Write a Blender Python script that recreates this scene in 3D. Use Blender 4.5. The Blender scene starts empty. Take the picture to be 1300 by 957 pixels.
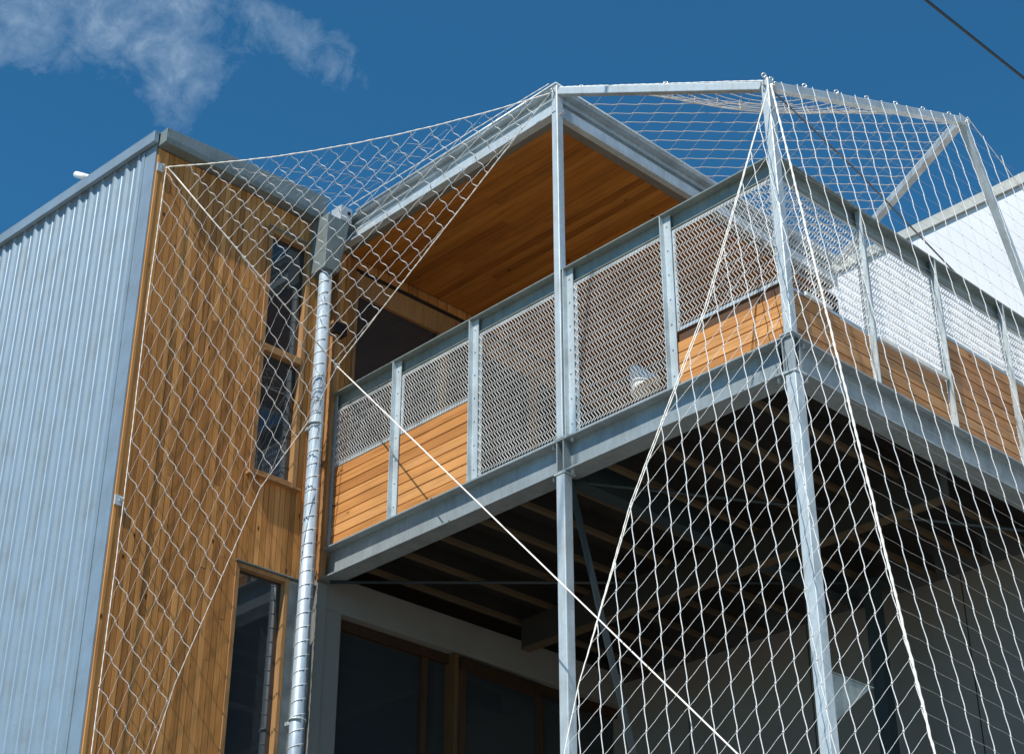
import bpy, math, random
from mathutils import Vector, Matrix, noise
random.seed(7)
sc = bpy.context.scene
COL = sc.collection
R = math.radians

# ------------------------------------------------------------------ helpers
class M:
    """collects shapes and becomes ONE mesh object"""
    def __init__(s): s.v = []; s.f = []
    def add(s, vs, fs):
        n = len(s.v); s.v += [tuple(p) for p in vs]; s.f += [tuple(i + n for i in f) for f in fs]
    def box(s, x0, x1, y0, y1, z0, z1):
        s.add([(x0,y0,z0),(x1,y0,z0),(x1,y1,z0),(x0,y1,z0),(x0,y0,z1),(x1,y0,z1),(x1,y1,z1),(x0,y1,z1)],
              [(0,3,2,1),(4,5,6,7),(0,1,5,4),(1,2,6,5),(2,3,7,6),(3,0,4,7)])
    def bar(s, p, q, w, h, up=(0,0,1)):
        """box section w wide, h high from p to q"""
        p = Vector(p); q = Vector(q); d = (q-p).normalized()
        side = d.cross(Vector(up)); side = side.normalized() if side.length > 1e-4 else Vector((1,0,0))
        u = side.cross(d).normalized()
        vs = [c + side*a*w/2 + u*b*h/2 for c in (p,q) for a,b in ((-1,-1),(1,-1),(1,1),(-1,1))]
        s.add(vs, [(0,1,2,3),(7,6,5,4),(0,4,5,1),(1,5,6,2),(2,6,7,3),(3,7,4,0)])
    def prism(s, pts, off):
        """closed outline extruded by vector off"""
        n = len(pts); o = Vector(off)
        vs = [Vector(p) for p in pts] + [Vector(p)+o for p in pts]
        s.add(vs, [tuple(range(n))[::-1], tuple(range(n, 2*n))] + [(i,(i+1)%n,n+(i+1)%n,n+i) for i in range(n)])
    def tube(s, pts, r, n=6, caps=True):
        pts = [Vector(p) for p in pts]
        if len(pts) < 2: return
        ref = Vector((0,0,1))
        d0 = (pts[1]-pts[0]).normalized()
        if abs(d0.dot(ref)) > .93: ref = Vector((1,0.2,0))
        rings = []; u = None
        for i,p in enumerate(pts):
            d = (pts[min(i+1,len(pts)-1)] - pts[max(i-1,0)])
            d = d.normalized() if d.length > 1e-9 else d0
            if u is None: u = d.cross(ref).normalized()
            else:
                u = u - d*u.dot(d); u = u.normalized() if u.length > 1e-6 else d.cross(ref).normalized()
            w = d.cross(u)
            rr = r[i] if isinstance(r, (list,tuple)) else r
            rings.append([p + (u*math.cos(2*math.pi*k/n) + w*math.sin(2*math.pi*k/n))*rr for k in range(n)])
        vs = [v for rg in rings for v in rg]; fs = []
        for i in range(len(rings)-1):
            for k in range(n):
                a = i*n+k; b = i*n+(k+1)%n
                fs.append((a, b, b+n, a+n))
        if caps: fs.append(tuple(range(n))[::-1]); fs.append(tuple(range(len(vs)-n, len(vs))))
        s.add(vs, fs)
    def blob(s, c, r):
        c = Vector(c)
        s.add([c+Vector(d)*r for d in ((1,0,0),(-1,0,0),(0,1,0),(0,-1,0),(0,0,1.2),(0,0,-1.2))],
              [(0,2,4),(2,1,4),(1,3,4),(3,0,4),(2,0,5),(1,2,5),(3,1,5),(0,3,5)])
    def ring(s, c, r, t, axis, n=14):
        c = Vector(c); ax = Vector(axis).normalized(); u = ax.orthogonal().normalized(); w = ax.cross(u)
        s.tube([c + (u*math.cos(2*math.pi*k/n)+w*math.sin(2*math.pi*k/n))*r for k in range(n+1)], t, 6, False)
    def isec(s, p, q, w, h, t=.009):
        """I section: two flanges and a web, p-q runs along its centre line"""
        p = Vector(p); q = Vector(q); Z = Vector((0,0,1))
        s.bar(p+Z*(h/2-t/2), q+Z*(h/2-t/2), w, t); s.bar(p-Z*(h/2-t/2), q-Z*(h/2-t/2), w, t)
        s.bar(p, q, t*.8, h-2*t)

def world_off(o):
    v = Vector((0,0,0))
    while o is not None: v += o.location; o = o.parent
    return v
def obj(name, m, mat, parent=None, smooth=False, bevel=0):
    off = world_off(parent) if parent else Vector((0,0,0))
    me = bpy.data.meshes.new(name)
    me.from_pydata([(a-off.x, b-off.y, c-off.z) for a,b,c in m.v], [], m.f); me.update()
    o = bpy.data.objects.new(name, me); COL.objects.link(o)
    me.materials.append(mat)
    if smooth:
        for p in me.polygons: p.use_smooth = True
    if parent: o.parent = parent
    if bevel:
        b = o.modifiers.new('bevel', 'BEVEL'); b.width = bevel; b.segments = 2; b.limit_method = 'ANGLE'
    return o
def thing(name, label, cat, loc, group=None):
    o = bpy.data.objects.new(name, None); COL.objects.link(o); o.location = loc
    o.empty_display_size = .2
    o['label'] = label; o['category'] = cat
    if group: o['group'] = group
    return o
def tag(o, label, cat, group=None, kind=None):
    if label: o['label'] = label
    if cat: o['category'] = cat
    if group: o['group'] = group
    if kind: o['kind'] = kind
    return o

# ---------------------------------------------------------------- materials
def mat(name):
    m = bpy.data.materials.new(name); m.use_nodes = True
    nt = m.node_tree; return m, nt, nt.nodes['Principled BSDF']
def N(nt, t, **k):
    n = nt.nodes.new(t)
    for a,b in k.items(): setattr(n, a, b)
    return n
def coords(nt, scale=(1,1,1)):
    tc = N(nt,'ShaderNodeTexCoord'); mp = N(nt,'ShaderNodeMapping'); mp.inputs['Scale'].default_value = scale
    nt.links.new(tc.outputs['Object'], mp.inputs['Vector']); return mp.outputs['Vector']
def noise_n(nt, vec, scale, detail=4, rough=.55):
    n = N(nt,'ShaderNodeTexNoise'); n.inputs['Scale'].default_value = scale; n.inputs['Detail'].default_value = detail
    n.inputs['Roughness'].default_value = rough
    if vec is not None: nt.links.new(vec, n.inputs['Vector'])
    return n
def ramp(nt, fac, stops):
    r = N(nt,'ShaderNodeValToRGB'); cr = r.color_ramp
    while len(cr.elements) < len(stops): cr.elements.new(.5)
    for e,(p,c) in zip(cr.elements, stops): e.position = p; e.color = (*c,1) if len(c)==3 else c
    nt.links.new(fac, r.inputs['Fac']); return r.outputs['Color']
def mix(nt, a, b, fac, mode='MIX'):
    m = N(nt,'ShaderNodeMix', data_type='RGBA', blend_type=mode)
    for s,val in ((0,fac),(6,a),(7,b)):
        if isinstance(val,(int,float)): m.inputs[s].default_value = val
        elif isinstance(val,tuple): m.inputs[s].default_value = (*val,1)
        else: nt.links.new(val, m.inputs[s])
    return m.outputs[2]
def bump(nt, bs, h, strength, dist=.01):
    b = N(nt,'ShaderNodeBump'); b.inputs['Strength'].default_value = strength; b.inputs['Distance'].default_value = dist
    nt.links.new(h, b.inputs['Height']); nt.links.new(b.outputs['Normal'], bs.inputs['Normal'])

def steel(name, c, metallic=.35, rough=.45, var=.08, spangle=45, streaks=.6):
    m, nt, bs = mat(name)
    v = coords(nt)
    vo = N(nt,'ShaderNodeTexVoronoi'); vo.inputs['Scale'].default_value = spangle; nt.links.new(v, vo.inputs['Vector'])
    big = noise_n(nt, v, 5, 5); streak = noise_n(nt, coords(nt,(14,14,1.5)), 3, 4)
    sp = ramp(nt, vo.outputs['Color'], [(0,(1-var,)*3),(1,(1+var*.6,)*3)])
    lo = tuple(x*.72 for x in c); hi = tuple(min(1,x*1.12) for x in c)
    base = ramp(nt, big.outputs['Fac'], [(.3,lo),(.62,c),(.8,hi)])
    col = mix(nt, base, sp, .8, 'MULTIPLY')
    st = ramp(nt, streak.outputs['Fac'], [(.35,(.82,.82,.80)),(.6,(1.02,1.02,1.02))])
    col = mix(nt, col, st, streaks, 'MULTIPLY')
    nt.links.new(col, bs.inputs['Base Color'])
    bs.inputs['Metallic'].default_value = metallic
    rr = ramp(nt, big.outputs['Fac'], [(.3,(rough+.12,)*3),(.7,(rough-.08,)*3)]); nt.links.new(rr, bs.inputs['Roughness'])
    bump(nt, bs, big.outputs['Fac'], .15, .004)
    return m

def wood(name, c_dark, c_mid, c_light, grain, rough=.62, knots=True, bumps=.35):
    """boards are loose islands of one mesh, each with a tint of its own"""
    m, nt, bs = mat(name)
    geo = N(nt,'ShaderNodeNewGeometry'); rnd = geo.outputs['Random Per Island']
    base = ramp(nt, rnd, [(0,c_dark),(.35,c_mid),(.7,c_light),(1,c_mid)])
    # shift the grain per board
    off = N(nt,'ShaderNodeMath', operation='MULTIPLY'); off.inputs[1].default_value = 37.; nt.links.new(rnd, off.inputs[0])
    tc = N(nt,'ShaderNodeTexCoord'); ad = N(nt,'ShaderNodeVectorMath', operation='ADD')
    nt.links.new(tc.outputs['Object'], ad.inputs[0]); nt.links.new(off.outputs[0], ad.inputs[1])
    mp = N(nt,'ShaderNodeMapping'); mp.inputs['Scale'].default_value = grain; nt.links.new(ad.outputs[0], mp.inputs['Vector'])
    g = noise_n(nt, mp.outputs['Vector'], 1.0, 6, .6)
    gr = ramp(nt, g.outputs['Fac'], [(.28,(.50,.43,.36)),(.48,(.95,.94,.92)),(.74,(1.22,1.16,1.06))])
    col = mix(nt, base, gr, .75, 'MULTIPLY')
    lg = noise_n(nt, ad.outputs[0], 2.2, 3)
    col = mix(nt, col, ramp(nt, lg.outputs['Fac'], [(.3,(.8,.77,.74)),(.65,(1.05,1.05,1.05))]), .7, 'MULTIPLY')
    if knots:
        mk = N(nt,'ShaderNodeMapping'); mk.inputs['Scale'].default_value = tuple(3.4 if s > 8 else 1.7 for s in grain)
        nt.links.new(ad.outputs[0], mk.inputs['Vector'])
        vo = N(nt,'ShaderNodeTexVoronoi'); vo.inputs['Scale'].default_value = 1.9; nt.links.new(mk.outputs['Vector'], vo.inputs['Vector'])
        kn = ramp(nt, vo.outputs['Distance'], [(.035,(.12,.08,.05)),(.085,(1,1,1))])
        col = mix(nt, col, kn, 1., 'MULTIPLY')
    nt.links.new(col, bs.inputs['Base Color'])
    bs.inputs['Roughness'].default_value = rough
    bs.inputs['Specular IOR Level'].default_value = .3
    bump(nt, bs, g.outputs['Fac'], bumps, .004)
    return m

def plain(name, c, rough=.7, var=.15, scale=6, metallic=0, bumps=.2, spec=.4):
    m, nt, bs = mat(name)
    n = noise_n(nt, coords(nt), scale, 6, .6)
    nt.links.new(ramp(nt, n.outputs['Fac'], [(.3,tuple(x*(1-var) for x in c)),(.7,tuple(min(1,x*(1+var)) for x in c))]), bs.inputs['Base Color'])
    bs.inputs['Roughness'].default_value = rough; bs.inputs['Metallic'].default_value = metallic
    bs.inputs['Specular IOR Level'].default_value = spec
    n2 = noise_n(nt, coords(nt), scale*12, 3); bump(nt, bs, n2.outputs['Fac'], bumps, .003)
    return m

def glass_dark(name, c=(.028,.034,.038)):
    m, nt, bs = mat(name)
    bs.inputs['Base Color'].default_value = (*c,1); bs.inputs['Roughness'].default_value = .03
    bs.inputs['IOR'].default_value = 1.75
    n = noise_n(nt, coords(nt), 1.3, 2); bump(nt, bs, n.outputs['Fac'], .08, .02)
    return m

G_STEEL = steel('galvanised_steel', (.57,.65,.69))
G_BEAM = steel('galvanised_beam_shaded', (.33,.385,.41), rough=.5)  # darker copy of the steel, flange shade put into the colour
G_RAIL = steel('galvanised_rail_shaded', (.27,.325,.32), rough=.5)  # darker copy of the steel, unlit rail underside put into the colour
G_MESH = steel('galvanised_wire', (.93,.91,.87), metallic=.0, rough=.5, var=.05)
ZINC = steel('ribbed_sheet', (.33,.42,.49), metallic=.45, rough=.42, var=.04, spangle=90, streaks=.25)
GUTTER = steel('gutter_sheet', (.22,.27,.28), metallic=.25, rough=.5, var=.05, spangle=90)
PIPE = steel('spiral_pipe', (.40,.50,.60), metallic=.2, rough=.46, var=.1, spangle=60)
SEAM = steel('bright_seam', (.78,.80,.80), metallic=.1, rough=.4)
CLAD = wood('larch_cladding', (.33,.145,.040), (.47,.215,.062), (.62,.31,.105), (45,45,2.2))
CLADH_Y = wood('larch_panel_left', (.40,.17,.050), (.52,.24,.075), (.62,.32,.12), (45,2.2,60))
CLADH_X = wood('larch_panel_shaded', (.36,.155,.055), (.48,.22,.08), (.56,.28,.11), (2.2,45,60))  # darker copy for the right side, weaker sun put into the colour
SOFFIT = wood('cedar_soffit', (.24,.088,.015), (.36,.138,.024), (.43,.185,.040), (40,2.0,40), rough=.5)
FRAME = wood('oiled_frame_wood', (.28,.145,.06), (.33,.18,.075), (.38,.21,.09), (30,30,3), knots=False)
BROWN = plain('gap_backing', (.09,.045,.022), .8)  # for the added sheet that keeps the board gaps dark
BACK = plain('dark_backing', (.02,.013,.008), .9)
JOIST = wood('joist_lit_face', (.06,.047,.028), (.08,.06,.035), (.095,.07,.04), (2,40,40), knots=False)  # lighter tone, ground light on undersides put into the colour
DECKU = plain('deck_underside_shaded', (.014,.013,.010), .9, .3, 4)  # nearly black, shade below the deck put into the colour
BEARER = plain('bearer_shaded', (.022,.021,.017), .9, .2, 8)  # bearer sides darkened, undercroft shade put into the colour
DECKT = plain('deck_boards', (.34,.25,.16), .8, .2, 5)
DFRAME = wood('dark_door_wood', (.03,.014,.006), (.04,.019,.008), (.06,.03,.013), (30,30,3), knots=False)
GLASS = glass_dark('window_glass')
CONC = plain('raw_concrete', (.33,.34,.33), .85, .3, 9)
RENDER = plain('white_render_shaded', (.19,.19,.175), .85, .08, 3)  # white paint darkened to grey, undercroft shade put into the colour
WHITE = plain('white_wall_paint', (.64,.67,.72), .6, .04, 2)
TWINE = plain('net_twine', (.97,.92,.84), .8, .04, 60, spec=.2)
for m_ in (TWINE,):
    b_ = m_.node_tree.nodes['Principled BSDF']; b_.inputs['Subsurface Weight'].default_value = 1.0; b_.inputs['Subsurface Radius'].default_value = (1,.9,.8); b_.inputs['Subsurface Scale'].default_value = .012
ROPE = plain('edge_rope', (.90,.87,.81), .8, .08, 80, spec=.2)
DARKNET = plain('shaded_twine', (.60,.57,.53), .85, .1, 60, spec=.2)  # greyer copy of the twine, shadow on the strands put into the colour
WIRE = plain('steel_wire', (.16,.15,.14), .5, .1, 40, metallic=.4)
BLACK = plain('black_plastic', (.012,.014,.016), .45, .1, 20)
WPLAS = plain('white_plastic', (.75,.75,.72), .5, .05, 20)
STAIN = plain('stainless', (.62,.60,.57), .3, .1, 30, metallic=.7)
SHADE_STEEL = plain('shaded_steel', (.035,.05,.055), .5, .15, 8, metallic=.2)  # steel below the deck, darkened so its colour holds the shade
PAVE = plain('pale_concrete_paving', (.24,.215,.18), .9, .15, 2)
DARK_FLOOR = plain('dark_floor_sheet', (.03,.03,.03), .9, .25, 3)  # for the dark sheet added below the deck

# ------------------------------------------------------------------- world
# X runs back along the right facade, Y back along the left facade, deck corner at 0,0
SUN = Vector((-.60, -.125, .80)).normalized()
elev = math.asin(SUN.z)
w = bpy.data.worlds.new('World'); sc.world = w; w.use_nodes = True
nt = w.node_tree; bg = nt.nodes['Background']
sky = N(nt,'ShaderNodeTexSky', sky_type='NISHITA'); sky.sun_disc = False
sky.sun_elevation = elev; sky.sun_rotation = math.atan2(SUN.x, SUN.y)
sky.altitude = 900; sky.air_density = 1.0; sky.dust_density = .25; sky.ozone_density = 3.2
tc = N(nt,'ShaderNodeTexCoord')
# a patch of thin cloud in one part of the sky
CL = Vector((.361, .690, .627)).normalized()      # where in the sky the cloud patch stands
def vm(op, a, b=None):
    n = N(nt,'ShaderNodeVectorMath', operation=op)
    nt.links.new(a, n.inputs[0])
    if b is not None: n.inputs[1].default_value = b
    return n
def mth(op, a, b=None, clamp=False):
    n = N(nt,'ShaderNodeMath', operation=op, use_clamp=clamp)
    for i,x in enumerate((a,b)):
        if x is None: continue
        if isinstance(x,(int,float)): n.inputs[i].default_value = x
        else: nt.links.new(x, n.inputs[i])
    return n.outputs[0]
RIGHT = Vector((.7193, -.6947, 0)); UPV = RIGHT.cross(CL).normalized()
def lobe(ox, oy, ang, rx, ry, top):
    sub = vm('SUBTRACT', tc.outputs['Generated'], tuple(CL+RIGHT*ox+UPV*oy))
    c, s_ = math.cos(R(ang)), math.sin(R(ang))
    a = vm('DOT_PRODUCT', sub.outputs[0], tuple((RIGHT*c+UPV*s_)/rx)); b = vm('DOT_PRODUCT', sub.outputs[0], tuple((UPV*c-RIGHT*s_)/ry))
    q = mth('ADD', mth('POWER', mth('ABSOLUTE', a.outputs['Value']), 2.0), mth('POWER', mth('ABSOLUTE', b.outputs['Value']), 2.0))
    return mth('SUBTRACT', top, q, True)
msk = mth('MAXIMUM', mth('MAXIMUM', lobe(-.018,.018,-6,.120,.042,1.0), lobe(.036,-.014,62,.042,.030,.9)), lobe(.096,.006,-30,.066,.024,.72))
cn = N(nt,'ShaderNodeTexNoise'); cn.inputs['Scale'].default_value = 48; cn.inputs['Detail'].default_value = 10; cn.inputs['Roughness'].default_value = .66; cn.inputs['Distortion'].default_value = .35
nt.links.new(tc.outputs['Generated'], cn.inputs['Vector'])
cv = mth('ADD', cn.outputs['Fac'], mth('MULTIPLY', mth('SUBTRACT', msk, 1.0), .42))
cn2 = N(nt,'ShaderNodeTexNoise'); cn2.inputs['Scale'].default_value = 11; cn2.inputs['Detail'].default_value = 3
nt.links.new(tc.outputs['Generated'], cn2.inputs['Vector'])
cv = mth('ADD', cv, mth('MULTIPLY', mth('SUBTRACT', cn2.outputs['Fac'], .5), .35))
cf = ramp(nt, cv, [(.20,(0,0,0)),(.46,(.36,.36,.36)),(.74,(1,1,1))])
cfac = mth('MULTIPLY', mth('MULTIPLY', cf, mth('MULTIPLY', msk, 7.0, True)), .85, True)
sky_c = mix(nt, sky.outputs['Color'], (.30,.88,1.05), 1., 'MULTIPLY')
skyc = mix(nt, sky_c, (3.2,4.3,5.6), cfac)
nt.links.new(skyc, bg.inputs['Color']); bg.inputs['Strength'].default_value = .095
sl = bpy.data.lights.new('sun', 'SUN'); sl.energy = 4.6; sl.angle = R(.5); sl.color = (1,.93,.83)
so = bpy.data.objects.new('sun', sl); COL.objects.link(so)
so.rotation_euler = SUN.to_track_quat('Z','Y').to_euler(); so.location = SUN*40

# ------------------------------------------------------------------ ground
g = M(); g.add([(-400,-400,0),(400,-400,0),(400,400,0),(-400,400,0)], [(0,1,2,3)])
tag(obj('ground', g, PAVE), None, None, kind='structure')
g = M(); g.add([(-.1,-.1,.004),(2.95,-.1,.004),(2.95,3.95,.004),(-.1,3.95,.004)], [(0,1,2,3)])
tag(obj('added_dark_floor', g, DARK_FLOOR), None, None, kind='structure')  # unseen dark sheet, added to cut light bounced up under the deck

# ------------------------------------------------------- timber clad house
H = thing('timber_clad_house', 'tall house wing with ribbed grey sheet wall and vertical golden timber cladding', 'house', (-1.55,3.97,0))
WY = 3.95                                       # face of the timber wall
# ribbed sheet side wall (faces -X), roof line rising to the back
def rooftop(y): return 8.712 + (y-3.98)*.080
m = M(); prof = []; y = 4.14
x0 = -1.545
prof.append((x0, 3.99))
while y < 9.2:
    prof += [(x0, y), (x0-.020, y+.014), (x0-.020, y+.036), (x0, y+.050), (x0, y+.096), (x0-.005,y+.101), (x0-.005,y+.109), (x0,y+.114)]
    y += .155
vs = []; 
for (a,b) in prof: vs += [(a,b,0.0), (a,b,rooftop(b))]
m.add(vs, [(2*i, 2*i+1, 2*i+3, 2*i+2) for i in range(len(prof)-1)])
obj('ribbed_wall', m, ZINC, H)
m = M(); m.box(-1.558,-1.542, 3.958,4.118, 0,8.70); m.box(-1.566,-1.558, 4.085,4.120, 0,8.69);
obj('corner_flashing', m, ZINC, H, bevel=.002)
m = M()                                         # barge capping follows the roof slope
m.prism([(-1.60,3.93,rooftop(3.93)-.025),(-1.60,9.3,rooftop(9.3)-.025),(-1.60,9.3,rooftop(9.3)+.055),(-1.60,3.93,rooftop(3.93)+.055)], (.035,0,0))
m.prism([(-1.60,3.93,rooftop(3.93)+.055),(-1.60,9.3,rooftop(9.3)+.055),(-1.60,9.3,rooftop(9.3)+.063),(-1.60,3.93,rooftop(3.93)+.063)], (.18,0,0))
obj('barge_capping', m, ZINC, H, bevel=.002)
m = M(); m.prism([(-1.56,3.95,rooftop(3.95)-.03),(-1.56,9.3,rooftop(9.3)-.03),(-1.56,9.3,rooftop(9.3)+.045),(-1.56,3.95,rooftop(3.95)+.045)], (1.50,0,0))
obj('roof', m, ZINC, H)
# solid core of the wing so that nothing is paper thin
m = M(); m.box(-1.53,-.02,4.02,9.2,0,8.66); m.box(-.02,4.6,4.16,9.2,0,8.75)
obj('wall_core', m, BACK, H)
# gutter along the low eave
m = M()
out = [(0,3.952,8.665),(0,3.862,8.665),(0,3.848,8.72),(0,3.852,8.872),(0,3.868,8.872),(0,3.868,8.72),(0,3.882,8.682),(0,3.952,8.682)]
def gsec(x, h): return [(x,b,c if c < 8.7 else (8.70 if c < 8.8 else 8.665+h)) for a,b,c in out]
sa, sb = gsec(-1.545,.112), gsec(-.17,.205); n_ = len(out)
m.add(sa+sb, [tuple(range(n_)), tuple(range(2*n_-1,n_-1,-1))]+[(i,n_+i,n_+(i+1)%n_,(i+1)%n_) for i in range(n_)])
m.box(-1.552,-1.5455,3.85,3.95,8.665,8.775)
obj('gutter', m, GUTTER, H, bevel=.002)
# vertical boards with the openings left free
openings = [(-.592,-.208,6.545,8.462), (-.632,-.210,0,5.905), (-.20,.30,0,5.912)]
m = M(); x = -1.498; pitch = .0435
m.box(-1.541,-1.522,WY-.004,WY+.03,0,8.66); m.box(-1.519,-1.500,WY,WY+.03,0,8.66)
while x < .205:
    xe = min(x+pitch-.0035, .205)
    top_ = 8.66 if x < -.16 else 8.60
    cuts = sorted({0.0, top_} | {z for (a,b,lo,hi) in openings for z in (lo,hi) if x < b and xe > a and z < top_})
    pieces = []
    for s0,s1 in zip(cuts, cuts[1:]):
        xa, xb = x, xe
        for (a,b,lo,hi) in openings:
            if lo < (s0+s1)/2 < hi and xa < b and xb > a:
                if xa < a: xb = a
                elif xb > b: xa = b
                else: xb = xa
        if xb-xa < .004 or s1-s0 < .01: continue
        if pieces and pieces[-1][:2] == [xa,xb] and abs(pieces[-1][3]-s0) < 1e-6: pieces[-1][3] = s1
        else: pieces.append([xa,xb,s0,s1])
    for xa,xb,s0,e in pieces:
        z = s0
        while z < e-.01:                        # boards are butt jointed at random heights
            L_ = random.uniform(1.5,3.4); z2 = e if z+L_ > e-.4 else z+L_
            dy = random.uniform(-.0012,.0012)
            m.box(xa, xb, WY+dy, WY+.02, z+.0008, z2-.0008); z = z2
    x += pitch
obj('timber_cladding', m, CLAD, H)
m = M()
for a,b,c,d in ((-1.545,-.592,0,8.66),(-.592,-.208,5.905,6.545),(-.208,.205,5.912,8.6),(-.592,-.208,8.462,8.66),(-.632,-.592,5.905,8.66)): m.box(a,b,WY+.021,WY+.05,c,d)
obj('wall_backing', m, BACK, H)
# windows
def window(x0,x1,z0,z1,fw,rails=(),sill=True,depth=.035,name='window'):
    f = M(); yo = WY-.012; yi = WY+.06
    f.box(x0,x0+fw,yo,yi,z0,z1); f.box(x1-fw,x1,yo,yi,z0,z1)
    f.box(x0+fw,x1-fw,yo+.002,yi,z1-fw,z1); f.box(x0+fw,x1-fw,yo+.002,yi,z0,z0+fw*.8)
    zs = [z0+fw*.8]
    for (a,b) in rails: f.box(x0+fw,x1-fw,yo-.008,yi,a,b)
    wo = obj(name, f, FRAME, H, bevel=.002)
    p = M(); p.box(x0+fw-.004,x1-fw+.004,WY+depth,WY+depth+.008,z0+.01,z1-.01)
    obj('pane', p, GLASS, wo)
    if sill:
        s = M(); s.prism([(x0-.02,WY-.045,z0-.028),(x0-.02,WY+.02,z0-.028),(x0-.02,WY+.02,z0-.002),(x0-.02,WY-.045,z0-.014)], (x1-x0+.04,0,0))
        obj('sill', s, FRAME, wo)
    hd = M(); hd.box(x0-.01,x1+.01,WY-.03,WY-.012,z1+.002,z1+.008)
    obj('head_flashing', hd, GUTTER, wo)
    return wo
window(-.590,-.210,6.548,8.458,.036, rails=((7.468,7.52),))
window(-.630,-.212,2.2,5.900,.030)
# black box lamp is a thing of its own further down
# flashing under the cladding, raw concrete strip beside the ground floor window
m = M(); m.box(-.63,.03,WY-.022,WY+.0,5.905,5.912); obj('base_flashing', m, GUTTER, H)
m = M(); m.box(-.205,.0,WY+.004,WY+.2,0,5.903); obj('concrete_pier', m, CONC, H)
m = M()
m.tube([(-.075,WY-.02,5.6),(-.07,WY-.022,5.3),(-.078,WY-.02,5.16)], .012, 8); m.tube([(-.078,WY-.02,5.16),(-.078,WY-.02,5.08)], .022, 8); m.tube([(-.078,WY-.02,5.08),(-.08,WY-.02,0)], .014, 8)
obj('conduit', m, CONC, H, smooth=True)
# painted lintel wall under the deck with its glazed door
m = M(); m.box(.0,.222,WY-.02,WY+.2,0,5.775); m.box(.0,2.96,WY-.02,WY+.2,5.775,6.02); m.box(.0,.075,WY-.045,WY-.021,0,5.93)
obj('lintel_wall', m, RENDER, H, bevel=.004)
f = M()
f.box(.222,2.95,WY+.05,WY+.12,5.705,5.774); f.box(.222,.28,WY+.05,WY+.12,0,5.704); f.box(1.0,1.05,WY+.055,WY+.12,0,5.704); f.box(2.0,2.05,WY+.055,WY+.12,0,5.704)
dr = obj('door_frame', f, DFRAME, H, bevel=.002)
m = M(); m.box(1.235,1.275,WY-.015,WY+.09,0,5.772); obj('door_post', m, wood('brown_post_wood', (.09,.05,.02), (.11,.06,.024), (.13,.075,.03), (30,30,3), knots=False), H, bevel=.002)
p = M(); p.box(.25,2.93,WY+.09,WY+.1,.05,5.72); obj('pane', p, GLASS, dr)
lf = M(); a_ = R(24); hx,hy = 1.285,WY-.01
def lp(t,z): return (hx+math.cos(a_)*t, hy+math.sin(a_)*t*.2-.03*t, z)
lf.bar(lp(0,5.70),lp(.9,5.70),.04,.09); lf.bar(lp(.02,0.1),lp(.02,5.655),.04,.06,(1,0,0)); lf.bar(lp(.88,0.1),lp(.88,5.655),.04,.06,(1,0,0)); lf.bar(lp(0,.15),lp(.9,.15),.04,.1)
dl = obj('door_leaf', lf, DFRAME, H, bevel=.002)
lg = M(); lg.bar(lp(.05,2.95),lp(.85,2.95),.008,5.42); obj('pane', lg, GLASS, dl)
# upper glazed doors onto the deck
f = M()
f.box(.205,.232,WY-.01,WY+.08,6.18,8.44); f.box(.232,3.6,WY-.0,WY+.08,8.26,8.44); f.box(1.03,1.11,WY-.012,WY+.08,6.18,8.259); f.box(2.0,2.07,WY-.01,WY+.08,6.18,8.259); f.box(3.0,3.07,WY-.01,WY+.08,6.18,8.259); f.box(3.52,3.6,WY-.01,WY+.08,6.18,8.259)
dr2 = obj('glazed_doors', f, FRAME, H, bevel=.002)
p = M(); p.box(.22,3.55,WY+.03,WY+.04,6.18,8.27); obj('pane', p, GLASS, dr2)
m = M(); m.box(.205,3.6,WY+.0,WY+.05,8.441,8.475); obj('gap_shade_strip', m, BACK, H)  # dark strip, the shade of the gap is put into its colour
m = M()
x = 3.605
while x < 4.6: m.box(x,x+.09,WY,WY+.02,6.1,8.5); x += .095
x = .21
while x < 3.6: m.box(x,min(x+.094,3.6),WY-.002,WY+.02,8.476,8.60); x += .1
y = 1.80
while y < 3.93: m.box(3.0,3.02,y,min(y+.090,3.93),6.18,8.53); y += .0935
obj('rear_cladding', m, CLAD, H)
m = M(); m.box(3.021,3.16,1.79,4.2,6.18,8.53); obj('rear_wall_core', m, BACK, H)
# downpipe and rain head
def lerp(a,b,t): return a+(b-a)*t
px, py = -.155, 3.835
m = M(); m.tube([(px,py,0),(px,py,8.24)], .046, 24)
dp = obj('downpipe', m, PIPE, H, smooth=True)
m = M(); q = []; k = 0                            # lock seam of the spiral wound pipe
while k < 16*85: q.append((px+.0475*math.cos(k*math.pi/8), py+.0475*math.sin(k*math.pi/8), .04+.0955*k/16)); k += 1
m.tube(q, .0030, 5)
obj('seam', m, SEAM, dp, smooth=True)
for z in (2.2,4.95,7.0):
    m = M(); m.ring((px,py,z), .052,.006,(0,0,1)); m.box(px-.01,px+.01,py+.045,WY,z-.012,z+.012); obj('pipe_clip', m, G_STEEL, dp)
def frust(mm, x0,x1,y0,y1,z0, X0,X1,Y0,Y1,z1):
    mm.add([(x0,y0,z0),(x1,y0,z0),(x1,y1,z0),(x0,y1,z0),(X0,Y0,z1),(X1,Y0,z1),(X1,Y1,z1),(X0,Y1,z1)],[(0,3,2,1),(4,5,6,7),(0,1,5,4),(1,2,6,5),(2,3,7,6),(3,0,4,7)])
m = M(); frust(m, px-.062,px+.062,py-.065,WY-.002,8.215, px-.072,px+.125,py-.080,WY-.002,8.66)
rh = obj('rain_head', m, GUTTER, H, bevel=.003)
m = M(); m.box(-.118,-.014,3.752,WY-.004,8.661,8.785); obj('end_box', m, steel('bright_plate',(.56,.62,.66),rough=.4), rh, bevel=.002)
m = M(); m.tube([(-.045,3.744,8.735),(-.045,3.7525,8.735)], .014, 14); obj('overflow_hole', m, BLACK, rh)
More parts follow.
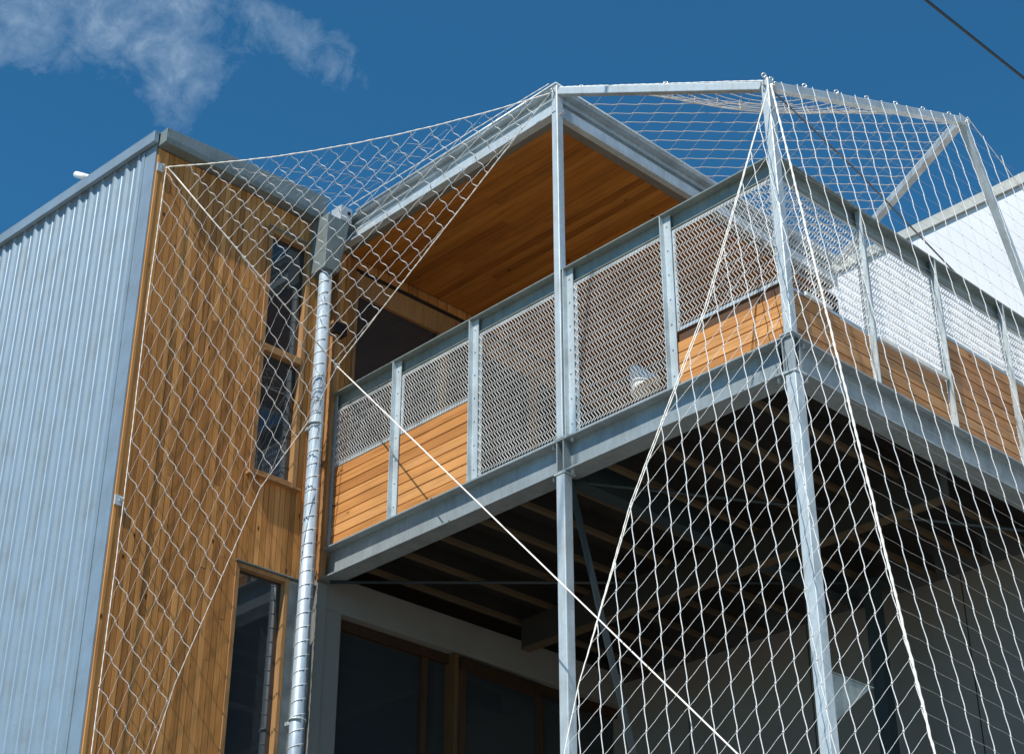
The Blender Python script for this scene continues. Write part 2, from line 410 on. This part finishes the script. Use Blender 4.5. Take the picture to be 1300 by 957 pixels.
# wall end trim between pipe and deck
m = M(); m.box(.0,.03,3.885,3.945,5.95,8.5); obj('corner_board', m, FRAME, H)

# eye bolts on the corner that hold the nets
def eyebolt(mm, c, axis, r=.014, plate=True):
    c = Vector(c); ax = Vector(axis).normalized()
    mm.tube([c, c+ax*.014], .006, 8); mm.ring(c+ax*.022, r*.85, .0042, ax.orthogonal())
for z in (8.50,6.03,2.4):
    m = M(); m.box(-1.545,-1.500,3.930,3.945,z-.032,z+.032); eyebolt(m,(-1.515,3.93,z),(0,-1,0)); obj('wall_bracket', m, G_STEEL, H)

# small white pipe on the roof
V = thing('vent_pipe', 'short white elbow pipe poking out over the ribbed wall roof edge', 'vent pipe', (-1.45,5.3,8.9))
m = M(); m.tube([(-1.33,5.10,8.80),(-1.33,5.18,9.13),(-1.33,5.24,9.19),(-1.33,5.33,9.24)], .018, 12)
obj('elbow', m, WPLAS, V, smooth=True)
m = M(); m.tube([(-1.33,5.32,9.23),(-1.33,5.50,9.35)], .026, 12); obj('outlet', m, WPLAS, V, smooth=True)

# lamp on the timber wall beside the glazed door
L = thing('wall_lamp', 'small black box lamp on the timber wall beside the downpipe', 'lamp', (.035,WY-.005,7.80))
m = M(); m.box(-.012,.088,WY-.085,WY-.012,7.805,7.895); obj('lamp_body', m, BLACK, L, bevel=.006)
m = M(); m.box(.015,.065,WY-.012,WY-.002,7.82,7.88); obj('back_plate', m, BLACK, L)

# --------------------------------------------------------------- deck
D = thing('raised_deck', 'galvanised steel framed deck with shade-darkened joists on two square posts', 'deck', (0,0,0))
BT, BB = 6.160, 5.945
def beam(name, p, q, stiff):
    m = M(); m.isec(p, q, .140, BT-BB, .010)
    for s in stiff: m.box(*s)
    return obj(name, m, G_BEAM, D)
zc = (BT+BB)/2; zi0, zi1 = BB+.010, BT-.010
beam('edge_beam', (.07,.141,zc), (.07,3.90,zc), [(.004,.065,1.665,1.673,zi0,zi1),(.004,.065,1.717,1.725,zi0,zi1)])
beam('edge_beam', (.0,.07,zc), (4.6,.07,zc), [(.012,.020,.004,.065,zi0,zi1),(.060,.068,.004,.065,zi0,zi1)])
m = M(); m.isec((.145,1.70,zc-.03),(2.9,1.70,zc-.03),.10,BT-BB,.010); obj('bearer', m, SHADE_STEEL, D)
for bx_ in ((-.004,.085,1.65,1.74,BB-.011,BB-.001),(-.006,.088,-.006,.088,BB-.011,BB-.001),(-.003,.07,1.655,1.735,BT+.001,BT+.010),(-.006,.08,-.006,.08,BT+.001,BT+.010)):
    m = M(); m.box(*bx_); q = obj('cap_plate', m, G_STEEL, D, bevel=.002)
    for (a,b) in ((.03,1.62),(.03,1.77)) if bx_[2] > 1 else ((.03,.13),(.13,.03)):
        zz = (BB-.024,BB+.02) if bx_[4] < 6 else (BT-.03,BT-.008)
        m = M(); m.tube([(a,b,zz[0]),(a,b,zz[1])], .010, 6); obj('bolt', m, G_STEEL, q)
for (a,b) in ((0,1.660),(0.002,0.002)):
    m = M(); m.box(a,a+.067,b,b+.067,.012,BB-.012); q = obj('support_post', m, G_STEEL, D, bevel=.006)
    m = M(); m.box(a-.04,a+.11,b-.04,b+.11,0.001,.012); obj('base_plate', m, G_STEEL, q)
y = .42
while y < 3.85:
    if abs(y-1.70) > .08:
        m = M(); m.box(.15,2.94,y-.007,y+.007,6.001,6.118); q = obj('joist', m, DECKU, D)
        m = M(); m.box(.15,2.94,y-.018,y+.018,5.972,6.0); obj('lit_underside', m, JOIST, q)  # lighter strip puts ground light on the joist underside into colour
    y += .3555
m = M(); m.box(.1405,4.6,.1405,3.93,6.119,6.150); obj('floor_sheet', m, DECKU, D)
m = M(); y = .145
while y < 3.88: m.box(.145,4.6,y,y+.088,6.152,6.172); y += .094
obj('deck_boards', m, DECKT, D)
m = M(); m.box(1.50,1.575,.145,3.55,5.765,5.97); q = obj('bearer', m, BEARER, D); m = M(); m.box(1.495,1.58,.145,3.55,5.755,5.7645); obj('lit_bottom_edge', m, JOIST, q)  # dark sides and lighter bottom strip put shade and ground light into colour
for p,q in (((.06,3.86,5.93),(2.58,1.44,5.93)), ((.09,1.72,5.93),(2.85,.12,5.93))):
    m = M(); m.tube([p,q], .011, 8); obj('bracing_rod', m, SHADE_STEEL, D, smooth=True)
m = M(); m.bar((.09,1.70,5.92),(1.2,1.70,2.3),.05,.008,(0,1,0)); obj('knee_brace', m, SHADE_STEEL, D)
m = M(); m.box(2.56,2.64,1.36,1.45,0,5.94); m.box(2.50,2.70,1.31,1.50,5.90,5.912); obj('inner_column', m, SHADE_STEEL, D)
m = M(); m.box(.068,.09,.02,.05,4.26,4.36); m.bar((.09,.035,4.352),(.42,.035,4.352),.035,.005); m.prism([(.07,.022,4.349),(.40,.022,4.349),(.07,.022,4.10)],(0,.005,0))
obj('side_bracket', m, G_RAIL, D)

# walls below the deck
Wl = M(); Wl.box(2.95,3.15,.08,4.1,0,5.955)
o = obj('undercroft_wall', Wl, RENDER); tag(o, 'plain white rendered wall under the deck, its shade coloured in as grey', 'wall')
for yy in (.95,2.2,3.3):
    sj = M(); sj.box(2.947,2.95,yy,yy+.006,0,5.95); obj('panel_joint', sj, BACK, o)

# ------------------------------------------------------------ deck roof
DR = thing('deck_roof', 'flat roof over the deck with orange timber soffit and galvanised edge beams', 'roof', (0,1.67,8.5))
ZT, ZB = 8.752, 8.535; zc = (ZT+ZB)/2
def chan(name, boxes):
    m = M()
    for b_ in boxes: m.box(*b_)
    obj(name, m, G_STEEL, DR, bevel=.0015)
chan('edge_beam', [(.0,.060,1.68,3.945,ZT-.011,ZT),(.0,.060,1.68,3.945,ZB,ZB+.011),(.050,.060,1.68,3.945,ZB+.0115,ZT-.0115),(.030,.0495,1.68,3.945,ZB+.15,ZB+.158)])
chan('edge_beam', [(.061,3.04,1.680,1.740,ZT-.016,ZT),(.061,3.04,1.692,1.740,ZB,ZB+.009),(.061,3.04,1.692,1.700,ZB+.0095,ZB+.085),(.061,3.04,1.732,1.740,ZB+.0095,ZT-.0165),(.061,3.04,1.700,1.7315,ZB+.130,ZB+.137)])
chan('edge_beam', [(2.98,3.04,1.741,3.9,ZT-.011,ZT),(2.98,3.04,1.741,3.9,ZB,ZB+.011),(2.98,2.99,1.741,3.9,ZB+.0115,ZT-.0115)])
m = M()
m.tube([(.0,3.72,ZT+.012),(.0,1.68,ZT+.012),(3.05,1.68,ZT+.012)], .013, 10)
obj('edge_capping', m, G_STEEL, DR, smooth=True)
m = M(); m.box(.012,3.05,1.692,4.2,ZT+.001,ZT+.018); obj('roofing_sheet', m, ZINC, DR)
TRIM = plain('grey_trim',(.15,.14,.12),.7)
m = M(); m.box(.0605,2.93,1.7405,1.80,ZB+.002,ZB+.012); m.box(.0605,.112,1.8005,3.94,ZB+.002,ZB+.012); obj('soffit_trim', m, TRIM, DR)
m = M(); x = .113
while x < 2.93:
    y = 1.801
    while y < 3.93:
        L_ = random.uniform(.9,2.2); y2 = 3.93 if y+L_ > 3.6 else y+L_
        m.box(x, min(x+.0625,2.93), y+.0006, y2-.0006, ZB+.0075+random.uniform(-.0008,.0008), ZB+.022); y = y2
    x += .064
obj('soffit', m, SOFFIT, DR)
m = M(); m.box(.0605,2.975,1.745,3.93,ZB+.0225,ZB+.03); obj('soffit_backing', m, BACK, DR)

# ----------------------------------------------------------- balustrades
RT = 7.318                                        # rail top
def railing(name_label, loc, axis, posts, bays, end):
    T = thing('balustrade', name_label, 'balustrade', loc, 'mesh and timber balustrades around the deck')
    def bx(mm, d0, d1, u0, u1, z0, z1):           # d = depth behind the facade plane, u = along it
        if axis == 'Y': mm.box(d0, d1, u0, u1, z0, z1)
        else: mm.box(u0, u1, d0, d1, z0, z1)
    def pt(d,u,z): return (d,u,z) if axis == 'Y' else (u,d,z)
    m = M(); bx(m,.004,.095,posts[0][0],end,RT-.008,RT); bx(m,.062,.070,posts[0][0],end,RT-.105,RT-.0085); bx(m,.045,.0615,posts[0][0],end,RT-.105,RT-.099)
    obj('top_rail', m, G_RAIL, T, bevel=.001)
    for u0,u1 in posts[1:]:
        m = M(); bx(m,.036,.042,u0,u1,BT+.001,RT-.009)
        if axis == 'Y': bx(m,.004,.0355,u1-.006,u1,BT+.001,RT-.009)
        else: bx(m,.004,.0355,u0,u0+.006,BT+.001,RT-.009)
        q = obj('baluster', m, G_STEEL, T)
        for k in range(7):
            m = M(); z = 6.25+k*.165; a = pt(.0355,(u0+u1)/2,z); b = pt(.030,(u0+u1)/2,z); m.tube([a,b], .0055, 6); obj('bolt', m, G_STEEL, q)
    for (u0,u1,zt) in bays:                       # zt = top of the timber infill, 0 = mesh all the way down
        zb = BT+.012
        zm = zt+(.07 if (axis=='Y' and u1 < 1) else .005) if zt else zb+.004
        ztop = RT-.118
        # frame
        m = M(); t = .022
        bx(m,.046,.050,u0,u1,ztop-t,ztop); bx(m,.046,.050,u0,u1,zm,zm+t); bx(m,.046,.050,u0,u0+t,zm+t,ztop-t); bx(m,.046,.050,u1-t,u1,zm+t,ztop-t)
        fr = obj('mesh_panel', m, G_STEEL, T)
        m = M(); u = u0+.006; hp = .0285
        while u < u1-.012:
            k = 0; z = ztop-.004; pts = []
            while z > zm+.002:
                pts.append(pt(.034 if k%2 else .044, u+(.017 if k%2 else 0), z)); z -= hp; k += 1
            m.tube(pts, .0031, 4, False); u += .0240
        obj('woven_wire', m, G_MESH, fr)
        if zt:
            m = M(); z = zb; n = max(3, round((zt-zb)/.0735)); p_ = (zt-zb)/n
            for k in range(n):
                bx(m,.040+random.uniform(-.001,.001),.058,u0+.004,u1-.004,z+.0005,z+p_-.006); z += p_
            tp = obj('timber_infill', m, CLADH_Y if axis=='Y' else CLADH_X, T, bevel=.0015)
            m = M(); bx(m,.0585,.064,u0,u1,zb,zm); obj('gap_dark_sheet', m, BROWN, tp)  # added sheet, stops sun shining through the board gaps
    return T
PL = [(.03,.03),(.80,.868),(1.595,.1),(2.435,2.495),(3.185,3.245),(3.86,3.915)]
PL = [(.06,.06),(.805,.862),(1.595,1.652),(2.435,2.492),(3.188,3.243),(3.862,3.915)]
railing('left deck balustrade with sunlit timber infill at both ends, ending at the downpipe', (0,1.9,BT), 'Y', PL,
        [(.07,.803,6.452),(.870,1.593,0),(1.730,2.433,0),(2.500,3.186,6.752),(3.250,3.860,6.752)], 3.93)
PR = [(.06,.06),(.790,.850),(1.545,1.605),(2.295,2.355),(3.045,3.105),(3.795,3.855)]
T2 = railing('right deck balustrade in front of the white neighbouring building, timber infill tinted darker for weak sun', (2,0,BT), 'X', PR,
        [(.07,.788,6.480),(.856,1.543,6.480),(1.611,2.293,6.800),(2.361,3.043,6.800),(3.111,3.793,6.800)], 4.5)
for a,b in ((.19,.42),(.87,1.535)):
    m = M(); m.box(a,b,.018,.036,6.478,6.502); obj('white_strip', m, WPLAS, T2)

# ------------------------------------------------------------- net frame
F = thing('net_frame', 'open galvanised box tube frame rising above the deck corner to carry the nets', 'frame', (0,0,BT))
s_ = .054
m = M(); m.box(0,s_,1.667,1.667+s_,BT+.012,8.752); obj('frame_post', m, G_STEEL, F, bevel=.006)
m = M(); m.box(0,s_,0,s_,BT+.012,7.845); obj('frame_post', m, G_STEEL, F, bevel=.006)
m = M(); m.bar((.027,1.664,8.70),(.027,.058,7.815),.048,.052); obj('frame_beam', m, G_STEEL, F, bevel=.005)
m = M(); m.bar((.058,.027,7.815),(2.16,.027,8.70),.048,.052); obj('frame_beam', m, G_STEEL, F, bevel=.005)
m = M(); m.bar((2.19,.027,8.725),(3.335,.027,6.17),.052,.050,(0,1,0)); obj('leaning_post', m, G_STEEL, F, bevel=.005)
m = M(); m.bar((2.20,.055,8.70),(3.02,1.665,8.72),.050,.050); m.box(2.14,2.25,-.002,.0,8.66,8.74); obj('frame_strut', m, G_STEEL, F, bevel=.005)
A0 = Vector((.027,1.664,8.728)); B0 = Vector((.027,.03,7.845)); C0 = Vector((2.16,.027,8.728))
EB = []
for t in (.12,.55): EB.append((A0.lerp(B0,t)+Vector((0,0,-.008)), (0,.2,1)))
for k in range(7): EB.append((Vector((.03,.027,7.845)).lerp(C0,.02+.155*k)-Vector((0,0,.006)), (-.2,0,1)))
for c,ax in (((.0,1.69,8.70),(-1,0,0)),((.027,1.667,8.52),(0,-1,0)),((.0,.03,7.80),(-1,-.3,0)),((.03,0,7.77),(0,-1,0)),((.03,0,7.80),(.6,-1,0)),((2.20,.0,8.70),(.9,-.6,0)),((.0,.02,7.84),(-.3,0,1))): EB.append((c,ax))
for c,ax in EB:
    m = M(); eyebolt(m, c, ax); obj('eye_bolt', m, STAIN, F, smooth=True)
m = M(); m.tube([(.05,.02,7.79),(.85,.012,7.60),(1.80,.02,7.33)], .0052, 8); obj('stay_wire', m, WIRE, F)

# ------------------------------------------------------------------ nets
def inside(p, poly):
    c = False; n = len(poly)
    for i in range(n):
        (x1,y1),(x2,y2) = poly[i], poly[(i+1)%n]
        if (y1 > p[1]) != (y2 > p[1]) and p[0] < (x2-x1)*(p[1]-y1)/(y2-y1)+x1: c = not c
    return c
def net(label, F_, irange, jrange, poly3, drops, r1, r2, amp, mat1, edges, edge_r, mat2=None, harm=.25, seed=0, step2=(1,-1), amp2=.04, group='white rope nets around the deck', roff=.0, sag=.01):
    """F_(i,j) gives the net surface; family one runs along j (wavy), family two steps (di,dj).
    The net ends where its outline poly3 ends."""
    mat2 = mat2 or mat1
    P0,P1,P2 = Vector(poly3[0]),Vector(poly3[1]),Vector(poly3[2])
    n = (P1-P0).cross(P2-P0).normalized(); ux = (P1-P0).normalized(); uy = n.cross(ux)
    def fl(p): d = p-P0; return (d.dot(ux), d.dot(uy))
    poly = [fl(Vector(p)) for p in poly3]
    rs = random.Random(seed)
    def surf(i,j):
        p = F_(i,j); q = noise.noise_vector(p*1.7+Vector((seed,0,0)))
        return p + n*q.x*sag + ux*q.y*sag*.8 + uy*q.z*sag*.8
    m = M(); m2 = M(); cur_m = [m]
    def run(fn, t0, t1, r, steps, nside):
        N_ = int((t1-t0)*steps); cur = []
        def ok(t): return inside(fl(fn(t)), poly)
        prev = None; pt_ = t0; 
        for k in range(N_+1):
            t = t0+(t1-t0)*k/N_; o = ok(t)
            if prev is not None and o != prev:
                a,b = pt_,t
                for _ in range(10):
                    c = (a+b)/2
                    if ok(c) == prev: a = c
                    else: b = c
                cur.append(fn((a+b)/2))
                if prev: 
                    if len(cur) > 9: cur_m[0].tube(cur, r, nside, False)
                    cur = []
            if o: cur.append(fn(t))
            prev = o; pt_ = t
        if len(cur) > 9: cur_m[0].tube(cur, r, nside, False)
    for i in range(*irange):
        ph = rs.uniform(-.03,.03)
        def f1(t, i=i, ph=ph):
            e = surf(i+.5,t)-surf(i-.5,t)
            a_ = 2*math.pi*(t-roff*i); return surf(i,t) - e*amp*(math.sin(a_)+harm*math.sin(2*a_))
        run(f1, jrange[0], jrange[1], r1, 8, 5)
        for j in range(jrange[0], jrange[1]):
            jj = j+roff*i; p = surf(i,jj)
            if inside(fl(p), poly):
                d = (surf(i,jj+.1)-surf(i,jj-.1)).normalized(); h = r1*2.2
                m.tube([p-d*h*1.3, p-d*h*.4, p+d*h*.4, p+d*h*1.3], [r1*.8,r1*1.9,r1*1.9,r1*.8], 5, False)
    di,dj = step2; cur_m[0] = m2
    span = irange[1]-irange[0]
    jlo = int(jrange[0]-abs(dj)*span)-1; jhi = int(jrange[1]+abs(dj)*span)+1
    for j0 in range(jlo, jhi):
        def f2(t, j0=j0):
            i = irange[0]+t
            e = surf(i,j0+dj*t+.5)-surf(i,j0+dj*t-.5)
            return surf(i, j0+dj*t)+ e*amp2*math.sin(2*math.pi*t)
        run(f2, 0, span, r2, 5, 4)
    o = obj('rope_net', m, mat1, None, smooth=True)
    tag(o, label, 'net', group)
    obj('cross_strand', m2, mat2, o, smooth=True)
    k = 0
    for pts in edges:
        edge_r_, emat = edge_r, ROPE
        if isinstance(pts, dict): edge_r_, emat, pts = pts['r'], pts['m'], pts['p']
        e = M(); pts = [Vector(p) for p in pts]; q = []
        for a,b in zip(pts, pts[1:]):
            L_ = (b-a).length; nn = max(2,int(L_/.02))
            q += [a.lerp(b,t/nn) for t in range(nn)]
        q.append(pts[-1])
        rad = [edge_r_*(1+.28*math.sin(t*1.9+.6*math.sin(t*.7))) for t in range(len(q))]
        q = [p+noise.noise_vector(p*9)*edge_r_*.5 for p in q]
        e.tube(q, rad, 6); obj('edge_rope', e, emat, o, smooth=True)
    return o
V3 = Vector
def affine(o, e1, e2):
    """i steps along e2 across strands, j steps along e1 down the wavy strands"""
    o,e1,e2 = V3(o),V3(e1),V3(e2)
    return lambda i,j: o + e2*i + e1*j
def bilin(TL,TR,BL,BR,ni,nj,g=0.0):
    TL,TR,BL,BR = map(V3,(TL,TR,BL,BR))
    def f(i,j):
        s = i/ni; t = j/nj
        return (TL*(1-s)+TR*s)*(1-t)+(BL*(1-s)+BR*s)*t
    return f
P1 = (-1.49,3.895,8.50); AT = (-.03,1.70,8.68); RG = (-.11,3.70,7.417)
def sagline(p,q,s,to,n=10):
    p,q = V3(p),V3(q); d = (V3(to)-(p+q)/2).normalized(); return [p.lerp(q,t/n)+d*(s*4*(t/n)*(1-t/n)) for t in range(n+1)]
def droop(f):
    def g_(i,j):
        s_ = min(1,max(0,i/15)); e_ = min(1,abs(j)/(9*(1-s_)+.01))
        return f(i,j) - V3((0,0,.15*math.sin(math.pi*s_)*(1-e_*e_)))
    return g_
# folded fly net from the tall wing to the frame
top = sagline(P1,AT,.085,RG)
net('upper diamond net stretched from the tall house corner to the left frame post',
    affine((-1.3727,3.7787,8.4775),(.0652,-.0095,-.0512),(.0140,-.1040,.0570)), (-30,40), (-45,45), [tuple(p) for p in top]+[RG], None,
    .0027,.0015,.062,TWINE,[top, [AT,RG]], .0038, harm=0, seed=1, step2=(1,0), amp2=.03, sag=.012)
# net hanging in front of the timber wall
HB = (-2.20,3.995,1.2)
edge = [RG,(-.282,3.725,6.967),(-.613,3.772,6.352),(-1.056,3.836,4.966),(-1.45,3.90,3.2)]
net('hanging net in front of the golden timber wall, left of the downpipe',
    affine((-1.339,3.877,6.933),(.0624,-.0090,-.0681),(.0548,-.0079,.1663)), (-26,30), (-40,50), [(-1.50,3.9,8.5),(-1.52,3.903,3.0)]+[edge[4],edge[3],edge[2],edge[1],RG], None,
    .0025,.0009,.035,TWINE,[[(-1.497,3.9,8.5),(-1.512,3.902,7.4),(-1.505,3.901,6.03),(-1.51,3.902,4.6),(-1.52,3.903,3.0)], dict(p=edge, r=.0026, m=DARKNET)], .0028, mat2=DARKNET, seed=2, step2=(1,0), amp2=.03, sag=.008)
# corner net, left face
BTp = (-.02,-.03,7.76); HV = (-.013,-.5,4.137)
LF = [(-.03,-.02,7.74),(-.3271,.2999,6.3025),(-.6108,.6213,5.189),(-.80,.813,4.275),(-1.02,1.03,2.9)]
HVL = V3(BTp)+(V3(HV)-V3(BTp))*1.9
f3 = bilin((-.4745,.5466,6.3337),(-.0261,-.2097,6.1920),(-.5396,.3796,4.2372),(-.0174,-.4916,4.1456),10,18)
net('net in front of the square deck post, left of the thick white corner rope',
    f3, (-12,14), (-22,46), [BTp]+[tuple(HVL)]+[LF[4],LF[3],LF[2],LF[1]], None, .0026,.0011,.024,TWINE,[LF,[LF[0],tuple(V3(LF[1])+V3((.012,-.014,.02))),tuple(V3(LF[2])+V3((.006,-.008,.0))),LF[3],LF[4]]], .0028, seed=3, step2=(1,-1), amp2=.02, sag=.012)
# corner net, right face, hangs from the rising beam
n4o = V3((0.02,-.032,7.80)); 
D4 = (3.25,-.045,8.16)
C4 = (2.17,-.035,8.70)
f4 = bilin((-.06,-.03,7.76),(2.17,-.03,8.70),(-.013,-.5,4.137),(2.40,-.53,4.70),15,29)
net('net hanging from the rising frame beam in front of the right balustrade',
    f4, (0,34), (-12,62), [(-.005,-.035,7.80),C4,(3.6,-.06,7.95),(3.9,-.9,2.2),(.01,-.8,1.7),HV], None, .0025,.0009,.023,TWINE,
    [dict(p=[BTp,HV,tuple(HVL)], r=.0062, m=ROPE),[C4,(3.6,-.06,7.95)]], .0032, mat2=DARKNET, seed=4, step2=(1,.5), amp2=.02, roff=.5, sag=.012)
# overhead nets
At = (.03,1.665,8.745); Bt = (.03,.03,7.85); Ct = (2.17,.03,8.745); Et = (3.02,1.665,8.765)
net('overhead net spanning flat between the deck roof edge and the frame',
    affine((.5827,1.5272,8.75),(.104,-.100,0),(.045,.098,0)), (-20,40), (-30,40), [At,Ct,Et], None, .0025,.0017,.035,DARKNET,[[Ct,Et]], .0032, seed=5, step2=(1,0), amp2=.02, sag=.012)
net('overhead net sloping down from the left frame post to the deck corner post',
    droop(affine((1.1,.848,8.745),(.1189,-.0906,0),(-.0713,-.0543,-.0597))), (-30,30), (-30,40), [At,Bt,Ct], None, .0025,.0017,.035,DARKNET,[[At,Bt]], .0030, seed=6, step2=(1,0), amp2=.02, sag=.006)
net('slack overhead net above the eaves gutter beside the tall house wing',
    affine((-1.48,3.89,8.52),(.125,-.008,.0254),(.006,-.145,-.0015)), (-30,30), (-40,40), [(-1.48,3.89,8.50),(-.10,3.80,8.80),(-.02,1.80,8.72),(-.14,2.40,8.74),(-.38,3.10,8.72),(-.85,3.62,8.62)], None, .0016,.0011,.08,DARKNET,[[(-.02,1.72,8.775),(-.06,3.74,8.79)]], .003, seed=7, step2=(1,0), amp2=.05, sag=.03)
# main guy rope through the ring
G = thing('guy_rope', 'long taut white rope running from the house corner past the deck down to the ground', 'rope', (-1.16,-3.72,0))
m = M(); m.tube([P1,(-.80,3.80,7.955),RG], .0046, 8); m.tube([RG,(-.6,.456,4.234),(-1.16,-3.72,.10)], .0042, 8); obj('rope', m, ROPE, G, smooth=True)
m = M(); m.ring(RG, .016,.006,(.5,.5,.7)); m.blob((RG[0],RG[1],RG[2]),.014); obj('ring', m, STAIN, G, smooth=True)
m = M(); m.tube([(-1.16,-3.72,0),(-1.16,-3.72,.09)], .012, 8); m.ring((-1.16,-3.72,.11),.02,.006,(1,0,0)); obj('ground_anchor', m, STAIN, G, smooth=True)

# -------------------------------------------------- lampshade on the deck
S = thing('table_lamp', 'small lamp with white tapered shade and wooden base behind the balustrade mesh', 'lamp', (.55,1.52,6.172))
def lathe(mm, c, prof, n=20):
    rings = []
    for r,z in prof: rings.append([(c[0]+r*math.cos(2*math.pi*k/n), c[1]+r*math.sin(2*math.pi*k/n), c[2]+z) for k in range(n)])
    vs = [v for rg in rings for v in rg]
    mm.add(vs, [(i*n+k, i*n+(k+1)%n, (i+1)*n+(k+1)%n, (i+1)*n+k) for i in range(len(rings)-1) for k in range(n)])
m = M(); lathe(m,(0,0,0),[(.105,.0),(.025,.16),(.0,.16)])
rt = Matrix.Rotation(R(-28),3,Vector((.69,.72,0))); m.v = [tuple(rt@Vector(p)+Vector((.55,1.49,6.63))) for p in m.v]
obj('lamp_shade', m, WPLAS, S, smooth=True)
m = M(); lathe(m,(.57,1.45,6.172),[(.0,0),(.09,0),(.09,.02),(.03,.04),(.035,.2),(.02,.46),(.0,.47)]); obj('lamp_base', m, FRAME, S, smooth=True)

# ---------------------------------------------------------- white neighbour
B = thing('white_building', 'plain white neighbouring building behind the right balustrade', 'building', (6,-2,0))
m = M(); m.box(6,12,-9,4.25,0,10.86); obj('wall', m, WHITE, B)
m = M()
y = -9.
while y < 4.2: m.box(5.994,5.999,y,y+.012,0,10.8); y += .9
obj('panel_seam', m, WHITE, B)
m = M(); m.box(5.965,6.0,-9.05,4.30,10.85,10.94); m.box(5.965,12.05,-9.05,4.30,10.941,10.96); obj('roof_edge', m, plain('grey_capping',(.42,.44,.42),.6), B)

# ---------------------------------------------------------- overhead cable
m = M(); pa = V3((3.384,.793,11.0)); pb = V3((4.833,.781,11.0)); d = (pb-pa)
q = [pa+d*t+V3((0,0,.0006*(t*d.length)**2)) for t in range(-14,19)]
m.tube(q, .013, 8)
tag(obj('overhead_cable', m, BLACK, smooth=True), 'thick dark overhead cable crossing the top right of the sky', 'cable')

# ------------------------------------------------------------------ camera
cam = bpy.data.cameras.new('camera'); co = bpy.data.objects.new('camera', cam); COL.objects.link(co)
co.location = (-6.3936,-4.5298,1.6); co.rotation_euler = (R(90+30.3), 0, R(-44.006))
cam.sensor_width = 36; cam.lens = 2190/1300*36; cam.shift_y = -44.5/1300; cam.clip_end = 2000; cam.clip_start = .05
sc.camera = co
sc.view_settings.view_transform = 'Standard'; sc.view_settings.look = 'None'; sc.view_settings.exposure = .35; sc.view_settings.gamma = 1
